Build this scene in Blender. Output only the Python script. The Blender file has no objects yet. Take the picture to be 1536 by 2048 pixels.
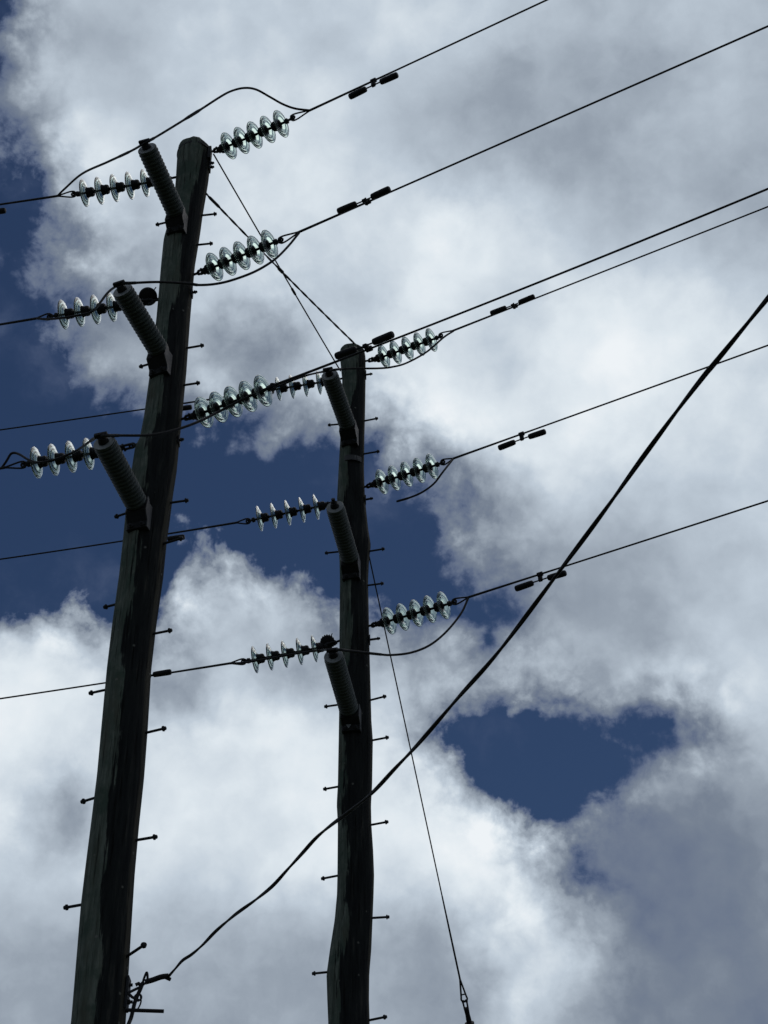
import bpy, bmesh, math, random
import numpy as np
from mathutils import Vector, Matrix, noise as mnoise

# ------------------------------------------------------------------ camera
scn = bpy.context.scene
C = bpy.data.collections.new('Scene'); scn.collection.children.link(C)
FPX = 3076.0                       # focal length in pixels of a 2048 px high picture
CAM = np.array([0.0, 0.0, 1.6])    # eye height over the ground
RW = np.array([[0.99996329, 0.00856823, 0.0],
               [0.00524939, -0.61263467, 0.79034879],
               [-0.00677189, 0.79031977, 0.61265716]])   # rows: world X, Y, Z seen from the camera (right, up, forward)
cd = bpy.data.cameras.new('camera'); cam = bpy.data.objects.new('camera', cd); C.objects.link(cam)
right, up, fwd = RW[:, 0].copy(), RW[:, 1].copy(), RW[:, 2].copy()
# RW columns: camera axes expressed in world
right = np.array([RW[0, 0], RW[1, 0], RW[2, 0]]); up = np.array([RW[0, 1], RW[1, 1], RW[2, 1]]); fwd = np.array([RW[0, 2], RW[1, 2], RW[2, 2]])
m = Matrix(((right[0], up[0], -fwd[0], CAM[0]), (right[1], up[1], -fwd[1], CAM[1]), (right[2], up[2], -fwd[2], CAM[2]), (0, 0, 0, 1)))
cam.matrix_world = m
cd.sensor_fit = 'VERTICAL'; cd.sensor_height = 24.0; cd.sensor_width = 18.0
cd.lens = FPX / 2048.0 * 24.0
cd.clip_start = 0.05; cd.clip_end = 6000
scn.camera = cam
scn.view_settings.view_transform = 'Standard'; scn.view_settings.look = 'None'
scn.view_settings.exposure = 0.0; scn.view_settings.gamma = 1.0

SUN_AZ, SUN_EL = math.radians(38), math.radians(64)     # azimuth to the right of +Y
sd = bpy.data.lights.new('sun', 'SUN'); sun = bpy.data.objects.new('sun', sd); C.objects.link(sun)
sd.energy = 0.7; sd.angle = math.radians(50); sd.color = (1.0, 0.96, 0.9)
sv = Vector((math.sin(SUN_AZ) * math.cos(SUN_EL), math.cos(SUN_AZ) * math.cos(SUN_EL), math.sin(SUN_EL)))
sun.rotation_euler = sv.to_track_quat('Z', 'Y').to_euler(); sun.location = sv * 60


def ray(px, py):
    return RW @ np.array([(px - 768.0) / FPX, -(py - 1024.0) / FPX, 1.0])


# ------------------------------------------------------------------ world: clear sky broken by clouds
# cloud cover of this sky, tabulated over azimuth and elevation (0 = clear blue, 100 = brightest cloud)
COVER = [
 [5,62,74,72,74,76,80,82,80,82,83,82,83,84,86,82,78,74,72,70,72,76,78,78,74],
 [30,66,72,70,72,76,80,82,80,80,78,82,84,84,84,80,74,70,68,66,68,72,76,76,72],
 [40,68,72,74,76,78,80,82,82,84,85,86,84,80,76,72,68,66,65,64,66,70,74,74,70],
 [46,72,78,82,80,78,78,82,85,86,86,84,80,76,72,68,66,64,64,64,66,70,74,72,70],
 [38,66,84,88,84,80,80,84,86,86,84,82,78,74,70,66,64,62,62,64,66,70,72,72,70],
 [24,46,84,90,86,82,82,86,88,90,88,86,82,78,74,70,68,66,66,68,70,72,72,70,68],
 [12,27,74,84,84,80,82,84,88,90,90,88,86,82,80,80,78,74,72,70,72,74,72,70,68],
 [8,20,60,82,78,72,78,84,88,88,86,86,86,90,92,88,84,80,78,76,76,76,74,72,70],
 [36,22,30,58,72,66,80,86,88,86,86,86,88,94,95,90,88,86,82,80,80,80,78,74,72],
 [16,46,36,50,60,64,78,82,84,84,82,84,86,90,90,88,86,86,86,88,88,88,86,82,78],
 [4,18,50,48,56,58,76,64,60,70,82,82,84,86,86,84,82,88,92,94,92,90,88,84,80],
 [2,6,34,60,60,60,70,54,48,56,74,86,92,90,86,82,80,88,94,96,94,92,90,86,82],
 [1,2,20,54,60,58,74,72,62,70,80,86,92,94,90,86,84,88,94,95,94,92,90,88,84],
 [0,1,3,18,30,36,46,52,50,52,56,60,72,84,92,92,90,92,95,94,92,90,88,86,84],
 [0,0,1,2,4,6,8,32,44,46,36,30,40,52,72,86,92,92,90,88,86,84,84,84,84],
 [0,0,0,0,2,2,2,2,6,8,6,14,28,34,50,70,82,86,84,82,78,76,78,80,82],
 [0,0,0,0,0,12,54,10,2,2,2,6,20,30,40,56,70,76,76,74,70,70,74,78,80],
 [0,0,0,0,0,6,68,46,22,6,6,4,8,14,36,54,60,70,70,68,66,66,72,76,80],
 [0,2,2,0,0,8,78,76,60,50,44,20,8,10,24,44,50,60,66,66,66,68,74,78,82],
 [50,62,66,34,30,46,78,80,74,66,60,46,34,30,34,24,42,58,60,60,62,68,74,78,80],
 [86,90,88,76,60,64,84,82,72,66,64,58,56,60,66,40,54,64,64,64,66,72,78,80,80],
 [90,92,88,84,80,54,74,84,72,62,68,72,74,74,66,62,72,78,72,68,72,80,84,84,82],
 [92,96,92,86,84,64,70,86,88,84,82,84,84,78,60,58,44,40,56,74,56,50,70,82,80],
 [94,96,90,86,86,84,82,88,92,92,90,88,84,80,34,24,18,8,14,22,22,22,48,70,76],
 [94,92,88,86,88,90,88,86,90,93,92,90,88,88,84,14,0,-5,0,16,56,60,62,66,68],
 [92,78,66,82,88,92,94,90,92,94,92,90,90,90,90,90,44,6,38,58,53,53,53,55,57],
 [88,74,60,82,90,92,92,92,92,93,92,92,92,92,94,90,74,54,48,50,45,48,51,53,55],
 [84,82,78,80,86,88,88,88,90,91,90,90,90,92,94,96,92,46,48,46,48,43,49,51,53],
 [78,78,76,78,80,82,82,82,84,84,84,84,82,82,84,88,95,86,52,46,50,47,49,50,51],
 [68,68,68,70,72,72,72,72,72,72,72,71,71,70,68,72,88,90,76,58,49,47,47,48,49],
 [63,63,63,63,65,65,65,65,65,65,65,65,64,62,60,60,78,88,84,64,51,48,47,47,48],
 [64,62,62,62,64,66,66,66,64,64,64,66,62,60,58,64,88,84,74,60,51,49,48,47,47],
 [62,60,60,60,62,64,66,64,62,62,62,64,66,60,58,74,86,74,62,58,51,49,48,47,47],
 [60,60,60,60,62,64,66,64,62,62,62,64,66,60,58,74,86,72,62,58,51,49,48,47,47],
]
COVER = np.interp(np.array(COVER, float) / 100.0, [0, .12, .3, .5, 1], [-.12, -.04, .16, .46, 1])
# how ragged the cover is: strong where it changes quickly, weak inside even cloud and in the clear
_p = np.pad(COVER, 1, mode='edge')
_st = np.stack([_p[a:a + COVER.shape[0], b:b + COVER.shape[1]] for a in range(3) for b in range(3)])
RAGGED = np.clip(0.04 + 0.95 * np.clip(_st.max(0) - _st.min(0) - 0.14, 0, 1) * np.clip(1.25 - COVER, 0.25, 1.0), 0.04, 0.60)
# where the edge of a cloud is hard and sunlit: near the heaped tops (column, row, spread in table cells)
CRISP = np.zeros_like(COVER); _yy, _xx = np.mgrid[0:COVER.shape[0], 0:COVER.shape[1]]
for _c, _r, _s in ((1.3, 19.0, 2.2), (3.2, 19.5, 1.4), (5.8, 17.4, 1.5), (8.2, 18.3, 1.8), (10.0, 18.8, 1.3), (13.6, 23.6, 1.2), (15.0, 24.6, 1.5), (16.2, 26.0, 1.3), (17.4, 28.2, 1.0)):
    CRISP = np.maximum(CRISP, np.exp(-((_xx - _c) ** 2 + (_yy - _r) ** 2) / (2 * _s * _s)))
EL0, EL1, U1 = 17.5, 58.5, 15.6          # rows by elevation, columns by azimuth times cos(elevation)
NROW, NST = 46, 32


def cover_at(u, el):
    e = math.radians(el); a = math.radians(u) / math.cos(e)
    d = np.array([math.sin(a) * math.cos(e), math.cos(a) * math.cos(e), math.sin(e)])
    c = RW.T @ d
    gx = min(max((768 + FPX * c[0] / c[2]) / 64.0, 0), 23.999); gy = min(max((1024 - FPX * c[1] / c[2]) / 64.0, 0), 32.999)
    i, j = int(gx), int(gy); fx, fy = gx - i, gy - j
    return [(T[j, i] * (1 - fx) + T[j, i + 1] * fx) * (1 - fy) + (T[j + 1, i] * (1 - fx) + T[j + 1, i + 1] * fx) * fy for T in (COVER, RAGGED, CRISP)]


W = bpy.data.worlds.new('World'); scn.world = W; W.use_nodes = True
nt = W.node_tree; nt.nodes.clear()


def N(tree, typ, **kw):
    n = tree.nodes.new(typ)
    for k, v in kw.items():
        setattr(n, k, v)
    return n


def setin(tree, sock, v):
    if isinstance(v, bpy.types.NodeSocket):
        tree.links.new(v, sock)
    elif v is not None:
        sock.default_value = v


def M(tree, op, a, b=None, c=None, clamp=False):
    n = N(tree, 'ShaderNodeMath', operation=op, use_clamp=clamp)
    for i, v in enumerate((a, b, c)):
        setin(tree, n.inputs[i], v)
    return n.outputs[0]


def VM(tree, op, a, b=None):
    n = N(tree, 'ShaderNodeVectorMath', operation=op)
    setin(tree, n.inputs[0], a); setin(tree, n.inputs[1], b)
    return n.outputs[0]


def NOISE(tree, vec, scale, detail=6, rough=0.55, dist=0.0, lac=2.0, typ='FBM'):
    n = N(tree, 'ShaderNodeTexNoise'); n.noise_dimensions = '3D'; n.noise_type = typ
    setin(tree, n.inputs['Vector'], vec); n.inputs['Scale'].default_value = scale
    n.inputs['Detail'].default_value = detail; n.inputs['Roughness'].default_value = rough
    n.inputs['Lacunarity'].default_value = lac; n.inputs['Distortion'].default_value = dist
    return n


def RAMP(tree, fac, stops, interp='LINEAR'):
    n = N(tree, 'ShaderNodeValToRGB'); cr = n.color_ramp; cr.interpolation = interp
    while len(cr.elements) > 1:
        cr.elements.remove(cr.elements[-1])
    cr.elements[0].position = stops[0][0]; cr.elements[0].color = stops[0][1]
    for p, c in stops[1:]:
        e = cr.elements.new(p); e.color = c
    setin(tree, n.inputs[0], fac)
    return n.outputs[0]


def MIX(tree, fac, a, b, blend='MIX'):
    n = N(tree, 'ShaderNodeMix', data_type='RGBA', blend_type=blend)
    setin(tree, n.inputs[0], fac); setin(tree, n.inputs[6], a); setin(tree, n.inputs[7], b)
    return n.outputs[2]


def MAPR(tree, v, a, b, c=0.0, d=1.0, typ='LINEAR'):
    n = N(tree, 'ShaderNodeMapRange', interpolation_type=typ); n.clamp = True
    setin(tree, n.inputs[0], v)
    for i, q in enumerate((a, b, c, d)):
        setin(tree, n.inputs[i + 1], q)
    return n.outputs[0]


def srgb(r, g, b):
    f = lambda c: ((c / 255 + 0.055) / 1.055) ** 2.4 if c > 10 else c / 255 / 12.92
    return (f(r), f(g), f(b), 1.0)


tc = N(nt, 'ShaderNodeTexCoord'); D = tc.outputs['Generated']
# billows bend the outline of the clouds
w1 = NOISE(nt, D, 17.0, 8, 0.58)
w2 = NOISE(nt, D, 55.0, 5, 0.55)
off = VM(nt, 'SUBTRACT', w1.outputs['Color'], (0.5, 0.5, 0.5))
offs = N(nt, 'ShaderNodeVectorMath', operation='SCALE'); nt.links.new(off, offs.inputs[0]); offs.inputs['Scale'].default_value = 0.022
off2 = VM(nt, 'SUBTRACT', w2.outputs['Color'], (0.5, 0.5, 0.5))
offs2 = N(nt, 'ShaderNodeVectorMath', operation='SCALE'); nt.links.new(off2, offs2.inputs[0]); offs2.inputs['Scale'].default_value = 0.013
DW = VM(nt, 'NORMALIZE', VM(nt, 'ADD', VM(nt, 'ADD', D, offs.outputs[0]), offs2.outputs[0]))
sp = N(nt, 'ShaderNodeSeparateXYZ'); nt.links.new(DW, sp.inputs[0])
az = M(nt, 'ARCTAN2', sp.outputs[0], sp.outputs[1])
el = M(nt, 'ARCSINE', sp.outputs[2])
azu = M(nt, 'MULTIPLY', az, M(nt, 'COSINE', el))
azn = MAPR(nt, azu, -math.radians(U1), math.radians(U1))
row = M(nt, 'MULTIPLY', MAPR(nt, el, math.radians(EL0), math.radians(EL1)), NROW - 1.0)
acc = None
for r in range(NROW):
    e = EL0 + (EL1 - EL0) * r / (NROW - 1)
    st = []
    for k in range(NST):
        v, w, q = cover_at(-U1 + 2 * U1 * k / (NST - 1), e)
        st.append((k / (NST - 1), (v * 0.8 + 0.2, w, q, 1)))
    val = RAMP(nt, azn, st, 'LINEAR')
    wgt = M(nt, 'SUBTRACT', 1.0, M(nt, 'ABSOLUTE', M(nt, 'SUBTRACT', row, float(r))), clamp=True)
    acc = MIX(nt, wgt, (0.0, 0.0, 0.0, 1.0) if acc is None else acc, val, 'ADD')
sx = N(nt, 'ShaderNodeSeparateColor'); nt.links.new(acc, sx.inputs[0]); acc, rag, crisp = sx.outputs[0], sx.outputs[1], sx.outputs[2]
# outside the tabulated part of the sky the cover is plain broken cloud
gen = MAPR(nt, NOISE(nt, D, 3.2, 7, 0.55).outputs['Fac'], 0.36, 0.62, 0.05, 0.85)
fr = M(nt, 'MULTIPLY', MAPR(nt, M(nt, 'ABSOLUTE', azu), math.radians(17), math.radians(26), 1.0, 0.0),
       M(nt, 'MULTIPLY', MAPR(nt, el, math.radians(56), math.radians(66), 1.0, 0.0), MAPR(nt, el, math.radians(8), math.radians(18), 0.0, 1.0)))
acc = M(nt, 'MULTIPLY_ADD', acc, 1.25, -0.25)
cov = M(nt, 'ADD', M(nt, 'MULTIPLY', acc, fr), M(nt, 'MULTIPLY', gen, M(nt, 'SUBTRACT', 1.0, fr)))
# fine structure: strong where the cloud thins out, weak inside it
nA = NOISE(nt, D, 34.0, 10, 0.62, 0.25).outputs['Fac']
nB = NOISE(nt, D, 9.0, 6, 0.5).outputs['Fac']
bil = NOISE(nt, D, 26.0, 7, 0.55).outputs['Fac']
bil = M(nt, 'MULTIPLY', M(nt, 'SUBTRACT', M(nt, 'ABSOLUTE', M(nt, 'SUBTRACT', bil, 0.5)), 0.07), 3.0)
n0 = M(nt, 'ADD', M(nt, 'MULTIPLY', M(nt, 'SUBTRACT', nA, 0.5), 2.0), bil)
puff = NOISE(nt, DW, 17.0, 6, 0.54).outputs['Fac']
puff = M(nt, 'MULTIPLY', M(nt, 'MULTIPLY', M(nt, 'SUBTRACT', puff, 0.5), 0.24), MAPR(nt, cov, 0.2, 0.5))
amp = M(nt, 'ADD', M(nt, 'MULTIPLY', rag, fr), M(nt, 'MULTIPLY', 0.35, M(nt, 'SUBTRACT', 1.0, fr)))
V = M(nt, 'MULTIPLY_ADD', n0, amp, M(nt, 'ADD', cov, puff))
low = M(nt, 'MINIMUM', M(nt, 'SUBTRACT', V, 0.56), 0.0)
V = M(nt, 'MULTIPLY_ADD', low, M(nt, 'MULTIPLY_ADD', crisp, 1.3, 0.25), V)
V = M(nt, 'MULTIPLY_ADD', M(nt, 'MULTIPLY', M(nt, 'MINIMUM', M(nt, 'MAXIMUM', M(nt, 'SUBTRACT', V, 0.56), 0.0), 0.3), crisp), 0.10, V, clamp=True)
veil = M(nt, 'MULTIPLY', M(nt, 'MAXIMUM', M(nt, 'SUBTRACT', NOISE(nt, DW, 11.0, 8, 0.6).outputs['Fac'], 0.47), 0.0), 0.75)
V = M(nt, 'ADD', V, M(nt, 'MULTIPLY', veil, M(nt, 'SUBTRACT', 1.0, V)))
cloudc = RAMP(nt, V, [(0.0, srgb(60, 76, 112)), (0.25, srgb(93, 106, 132)), (0.45, srgb(119, 130, 146)), (0.62, srgb(150, 161, 174)),
                      (0.8, srgb(191, 203, 215)), (0.92, srgb(222, 231, 238)), (1.0, srgb(238, 243, 247))])
alpha = MAPR(nt, V, 0.02, 0.30, 0.0, 1.0, 'SMOOTHSTEP')
sky = N(nt, 'ShaderNodeTexSky', sky_type='NISHITA'); sky.sun_disc = False
sky.sun_elevation = SUN_EL; sky.sun_rotation = SUN_AZ; sky.air_density = 1.0; sky.dust_density = 0.2; sky.ozone_density = 2.0
skyc = MIX(nt, 1.0, sky.outputs[0], (0.155, 0.195, 0.255, 1.0), 'MULTIPLY')
STR = 0.10
cl10 = N(nt, 'ShaderNodeVectorMath', operation='SCALE'); nt.links.new(cloudc, cl10.inputs[0]); cl10.inputs['Scale'].default_value = 1.0 / STR
fin = MIX(nt, alpha, skyc, cl10.outputs[0])
bg = N(nt, 'ShaderNodeBackground'); bg.inputs['Strength'].default_value = STR; nt.links.new(fin, bg.inputs['Color'])
wo = N(nt, 'ShaderNodeOutputWorld'); nt.links.new(bg.outputs[0], wo.inputs[0])
W.cycles.sampling_method = 'MANUAL'; W.cycles.sample_map_resolution = 512


# ------------------------------------------------------------------ materials
def mat(name, col, rough=0.6, metal=0.0, var=0.25, scale=30.0, bump=0.0, stretch=(1, 1, 1), spec=0.4):
    mt = bpy.data.materials.new(name); mt.use_nodes = True; t = mt.node_tree
    b = t.nodes['Principled BSDF']
    co = N(t, 'ShaderNodeTexCoord'); mp = N(t, 'ShaderNodeMapping'); mp.inputs['Scale'].default_value = stretch
    t.links.new(co.outputs['Object'], mp.inputs[0])
    n = NOISE(t, mp.outputs[0], scale, 6, 0.6)
    lo = tuple(c * (1 - var) for c in col) + (1,); hi = tuple(min(1, c * (1 + var)) for c in col) + (1,)
    t.links.new(RAMP(t, n.outputs['Fac'], [(0.3, lo), (0.7, hi)]), b.inputs['Base Color'])
    t.links.new(MAPR(t, n.outputs['Fac'], 0.3, 0.7, max(0.05, rough - 0.12), min(1, rough + 0.12)), b.inputs['Roughness'])
    b.inputs['Metallic'].default_value = metal; b.inputs['Specular IOR Level'].default_value = spec
    if bump:
        bp = N(t, 'ShaderNodeBump'); bp.inputs['Strength'].default_value = bump; bp.inputs['Distance'].default_value = 0.01
        t.links.new(n.outputs['Fac'], bp.inputs['Height']); t.links.new(bp.outputs[0], b.inputs['Normal'])
    return mt


STEEL = mat('dark_galvanised_steel', (0.020, 0.021, 0.024), 0.65, 0.0, 0.35, 60, 0.2, spec=0.15)
CAPM = mat('cap_iron', (0.012, 0.012, 0.014), 0.6, 0.0, 0.4, 80, 0.25, spec=0.12)
BRKM = mat('black_bracket_iron', (0.011, 0.012, 0.013), 0.7, 0.0, 0.4, 40, 0.2, spec=0.15)
FLANGE = mat('bracket_iron_lit', (0.026, 0.027, 0.029), 0.55, 0.0, 0.3, 40, 0.15)  # bracket iron with the light on its side faces put into the colour
WIRE = mat('weathered_aluminium_strand', (0.012, 0.012, 0.014), 0.6, 0.0, 0.3, 50, 0.0, spec=0.15)
CABLE = mat('black_cable_sheath', (0.008, 0.008, 0.009), 0.55, 0.0, 0.3, 40, 0.0, spec=0.15)
RIB = mat('grey_porcelain', (0.043, 0.053, 0.050), 0.5, 0.0, 0.3, 25, 0.1, spec=0.3)
TIPM = mat('porcelain_end_plate', (0.15, 0.16, 0.165), 0.5, 0.0, 0.25, 30, 0.1)
TAGM = mat('dull_tag_metal', (0.022, 0.022, 0.026), 0.6, 0.0, 0.3, 60, 0.1)
DIGM = mat('worn_digit_metal', (0.10, 0.10, 0.105), 0.6, 0.0, 0.3, 60, 0.0)
GROUNDM = mat('dry_grass_ground', (0.06, 0.07, 0.035), 0.9, 0.0, 0.5, 0.8, 0.0)

GLASS = bpy.data.materials.new('greenish_glass'); GLASS.use_nodes = True
_t = GLASS.node_tree; _b = _t.nodes['Principled BSDF']
_co = N(_t, 'ShaderNodeTexCoord'); _n = NOISE(_t, _co.outputs['Object'], 22, 3, 0.5)
_t.links.new(RAMP(_t, _n.outputs['Fac'], [(0.3, (0.60, 0.71, 0.67, 1)), (0.7, (0.70, 0.80, 0.76, 1))]), _b.inputs['Base Color'])
_b.inputs['Transmission Weight'].default_value = 0.93; _b.inputs['IOR'].default_value = 1.48; _b.inputs['Roughness'].default_value = 0.10
_va = N(_t, 'ShaderNodeVolumeAbsorption'); _va.inputs['Color'].default_value = (0.30, 0.46, 0.41, 1); _va.inputs['Density'].default_value = 15.0
_t.links.new(_va.outputs[0], _t.nodes['Material Output'].inputs['Volume'])

# weathered timber: grey green on one side, near black on the other, split by a mask
WOOD = bpy.data.materials.new('weathered_timber'); WOOD.use_nodes = True
t = WOOD.node_tree; b = t.nodes['Principled BSDF']
co = N(t, 'ShaderNodeTexCoord'); mp = N(t, 'ShaderNodeMapping'); mp.inputs['Scale'].default_value = (1, 1, 0.10); t.links.new(co.outputs['Object'], mp.inputs[0])
mp2 = N(t, 'ShaderNodeMapping'); mp2.inputs['Scale'].default_value = (1, 1, 0.22); t.links.new(co.outputs['Object'], mp2.inputs[0])
mp3 = N(t, 'ShaderNodeMapping'); mp3.inputs['Scale'].default_value = (1, 1, 0.035); t.links.new(co.outputs['Object'], mp3.inputs[0])
at = N(t, 'ShaderNodeAttribute'); at.attribute_name = 'green_side'
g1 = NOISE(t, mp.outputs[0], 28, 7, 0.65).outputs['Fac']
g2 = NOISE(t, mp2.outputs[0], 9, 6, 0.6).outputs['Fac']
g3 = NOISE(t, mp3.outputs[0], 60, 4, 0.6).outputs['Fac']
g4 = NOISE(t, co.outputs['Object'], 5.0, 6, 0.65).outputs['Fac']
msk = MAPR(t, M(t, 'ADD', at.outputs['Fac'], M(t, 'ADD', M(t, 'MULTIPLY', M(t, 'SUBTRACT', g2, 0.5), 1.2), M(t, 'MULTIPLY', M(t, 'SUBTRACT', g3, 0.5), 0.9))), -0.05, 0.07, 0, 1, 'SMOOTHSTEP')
ae = N(t, 'ShaderNodeAttribute'); ae.attribute_name = 'brown_edge'  # mask of a browner strip close to the pole's right outline
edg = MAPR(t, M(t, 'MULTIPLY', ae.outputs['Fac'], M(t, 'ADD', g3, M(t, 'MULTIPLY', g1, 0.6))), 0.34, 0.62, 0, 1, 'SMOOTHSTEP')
green_wood = RAMP(t, g1, [(0.25, (0.026, 0.032, 0.027, 1)), (0.45, (0.072, 0.086, 0.071, 1)), (0.6, (0.110, 0.126, 0.106, 1)), (0.75, (0.17, 0.185, 0.155, 1))])
green_wood = MIX(t, MAPR(t, g4, 0.45, 0.62), green_wood, (0.048, 0.068, 0.054, 1))
green_wood = MIX(t, MAPR(t, g2, 0.56, 0.72), green_wood, (0.062, 0.066, 0.051, 1))
dark_wood = RAMP(t, g1, [(0.3, (0.006, 0.007, 0.008, 1)), (0.58, (0.014, 0.016, 0.016, 1)), (0.76, (0.042, 0.041, 0.036, 1))])
dark_wood = MIX(t, edg, dark_wood, (0.042, 0.039, 0.031, 1))
colw = MIX(t, msk, dark_wood, green_wood)
crack = MAPR(t, g3, 0.32, 0.42, 0.18, 1.0)
colw = MIX(t, 1.0, colw, crack, 'MULTIPLY')
vo = N(t, 'ShaderNodeTexVoronoi'); vo.inputs['Scale'].default_value = 7.0; t.links.new(co.outputs['Object'], vo.inputs['Vector'])
spk = MAPR(t, vo.outputs['Distance'], 0.05, 0.09, 1.0, 0.0)
colw = MIX(t, M(t, 'MULTIPLY', spk, 0.6), colw, (0.14, 0.14, 0.125, 1))
t.links.new(colw, b.inputs['Base Color']); b.inputs['Roughness'].default_value = 0.85; b.inputs['Specular IOR Level'].default_value = 0.08
bp = N(t, 'ShaderNodeBump'); bp.inputs['Strength'].default_value = 0.7; bp.inputs['Distance'].default_value = 0.012
hh = M(t, 'ADD', M(t, 'MULTIPLY', g3, 1.0), M(t, 'MULTIPLY', g1, 0.8)); t.links.new(hh, bp.inputs['Height']); t.links.new(bp.outputs[0], b.inputs['Normal'])


# ------------------------------------------------------------------ geometry helpers
def V3(a):
    return Vector((float(a[0]), float(a[1]), float(a[2])))


def onY(px, py, Y):
    r = ray(px, py); return CAM + r * (Y / r[1])


def onplane(px, py, P, azd):
    a = math.radians(azd); n = np.array([-math.sin(a), math.cos(a), 0]); r = ray(px, py)
    return CAM + r * ((n @ (P - CAM)) / (n @ r))


def frame(d, roll_up=(0, 0, 1)):
    x = Vector(d).normalized(); u = Vector(roll_up)
    y = u.cross(x)
    if y.length < 1e-5:
        y = Vector((0, 1, 0)).cross(x)
    y.normalize(); z = x.cross(y)
    return x, y, z


def finish(name, bm, material, parent=None, origin=(0, 0, 0), smooth=True, angle=40):
    me = bpy.data.meshes.new(name)
    bmesh.ops.recalc_face_normals(bm, faces=bm.faces)
    bm.to_mesh(me); bm.free()
    if smooth:
        me.polygons.foreach_set('use_smooth', [True] * len(me.polygons))
        try:
            me.set_sharp_from_angle(angle=math.radians(angle))
        except Exception:
            pass
    me.materials.append(material)
    o = bpy.data.objects.new(name, me); C.objects.link(o)
    o.location = origin
    if parent is not None:
        o.parent = parent
    return o


def tube(bm, pts, rad, seg=10, caps=True):
    pts = [Vector(p) for p in pts]; n = len(pts)
    rads = rad if isinstance(rad, (list, tuple)) else [rad] * n
    rings = []; prev = None
    for i, p in enumerate(pts):
        tg = (pts[min(i + 1, n - 1)] - pts[max(i - 1, 0)]).normalized()
        if prev is None:
            _, y, z = frame(tg)
        else:
            y = prev - tg * prev.dot(tg)
            if y.length < 1e-6:
                _, y, z = frame(tg)
            y.normalize(); z = tg.cross(y)
        prev = y
        rings.append([bm.verts.new(p + (y * math.cos(2 * math.pi * k / seg) + z * math.sin(2 * math.pi * k / seg)) * rads[i]) for k in range(seg)])
    for a, c in zip(rings[:-1], rings[1:]):
        for k in range(seg):
            bm.faces.new((a[k], a[(k + 1) % seg], c[(k + 1) % seg], c[k]))
    if caps:
        bm.faces.new(list(reversed(rings[0]))); bm.faces.new(rings[-1])


def lathe(bm, prof, mtx=None, seg=32, closed=False):
    """profile of (x, r) turned about the local X axis"""
    mtx = mtx or Matrix()
    rings = []
    for x, r in prof:
        rings.append([bm.verts.new(mtx @ Vector((x, r * math.cos(2 * math.pi * k / seg), r * math.sin(2 * math.pi * k / seg)))) for k in range(seg)])
    prs = list(zip(rings[:-1], rings[1:]))
    if closed:
        prs.append((rings[-1], rings[0]))
    for a, c in prs:
        for k in range(seg):
            bm.faces.new((a[k], a[(k + 1) % seg], c[(k + 1) % seg], c[k]))
    if not closed:
        bm.faces.new(list(reversed(rings[0]))); bm.faces.new(rings[-1])


def mframe(p, d, upv=(0, 0, 1)):
    x, y, z = frame(d, upv)
    return Matrix(((x.x, y.x, z.x, p[0]), (x.y, y.y, z.y, p[1]), (x.z, y.z, z.z, p[2]), (0, 0, 0, 1)))


def box(bm, mtx, c, s, bev=0.0):
    vs = []
    g = bmesh.ops.create_cube(bm, size=1.0)
    for v in g['verts']:
        v.co = mtx @ Vector((c[0] + v.co.x * s[0], c[1] + v.co.y * s[1], c[2] + v.co.z * s[2]))
    if bev:
        es = list({e for v in g['verts'] for e in v.link_edges})
        bmesh.ops.bevel(bm, geom=es, offset=bev, segments=2, affect='EDGES', profile=0.6)


def torus(bm, mtx, R, r, seg=24, sub=10, sx=1.0):
    """ring in the local XZ plane"""
    pts = [mtx @ Vector((R * sx * math.cos(a), 0, R * math.sin(a))) for a in [2 * math.pi * k / seg for k in range(seg + 1)]]
    tube(bm, pts, r, sub, False)


def spline(pts, per=10):
    p = [np.array(q, float) for q in pts]
    p = [2 * p[0] - p[1]] + p + [2 * p[-1] - p[-2]]
    out = []
    for i in range(1, len(p) - 2):
        for k in range(per):
            u = k / per
            out.append(0.5 * ((2 * p[i]) + (-p[i - 1] + p[i + 1]) * u + (2 * p[i - 1] - 5 * p[i] + 4 * p[i + 1] - p[i + 2]) * u * u + (-p[i - 1] + 3 * p[i] - 3 * p[i + 1] + p[i + 2]) * u ** 3))
    out.append(p[-2])
    return out


def thing(name, label, cat, loc=(0, 0, 0), group=None, mtx=None):
    o = bpy.data.objects.new(name, None); C.objects.link(o); o.empty_display_size = 0.1
    if mtx is not None:
        o.matrix_world = mtx
    else:
        o.location = V3(loc)
    o['label'] = label; o['category'] = cat
    if group:
        o['group'] = group
    return o


# ------------------------------------------------------------------ ground
bm = bmesh.new(); nn = 24
gv = [[bm.verts.new(((i / nn - 0.5) * 5000, (j / nn - 0.5) * 5000, 0)) for j in range(nn + 1)] for i in range(nn + 1)]
for i in range(nn):
    for j in range(nn):
        bm.faces.new((gv[i][j], gv[i + 1][j], gv[i + 1][j + 1], gv[i][j + 1]))
g = finish('ground', bm, GROUNDM); g['kind'] = 'structure'

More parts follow.
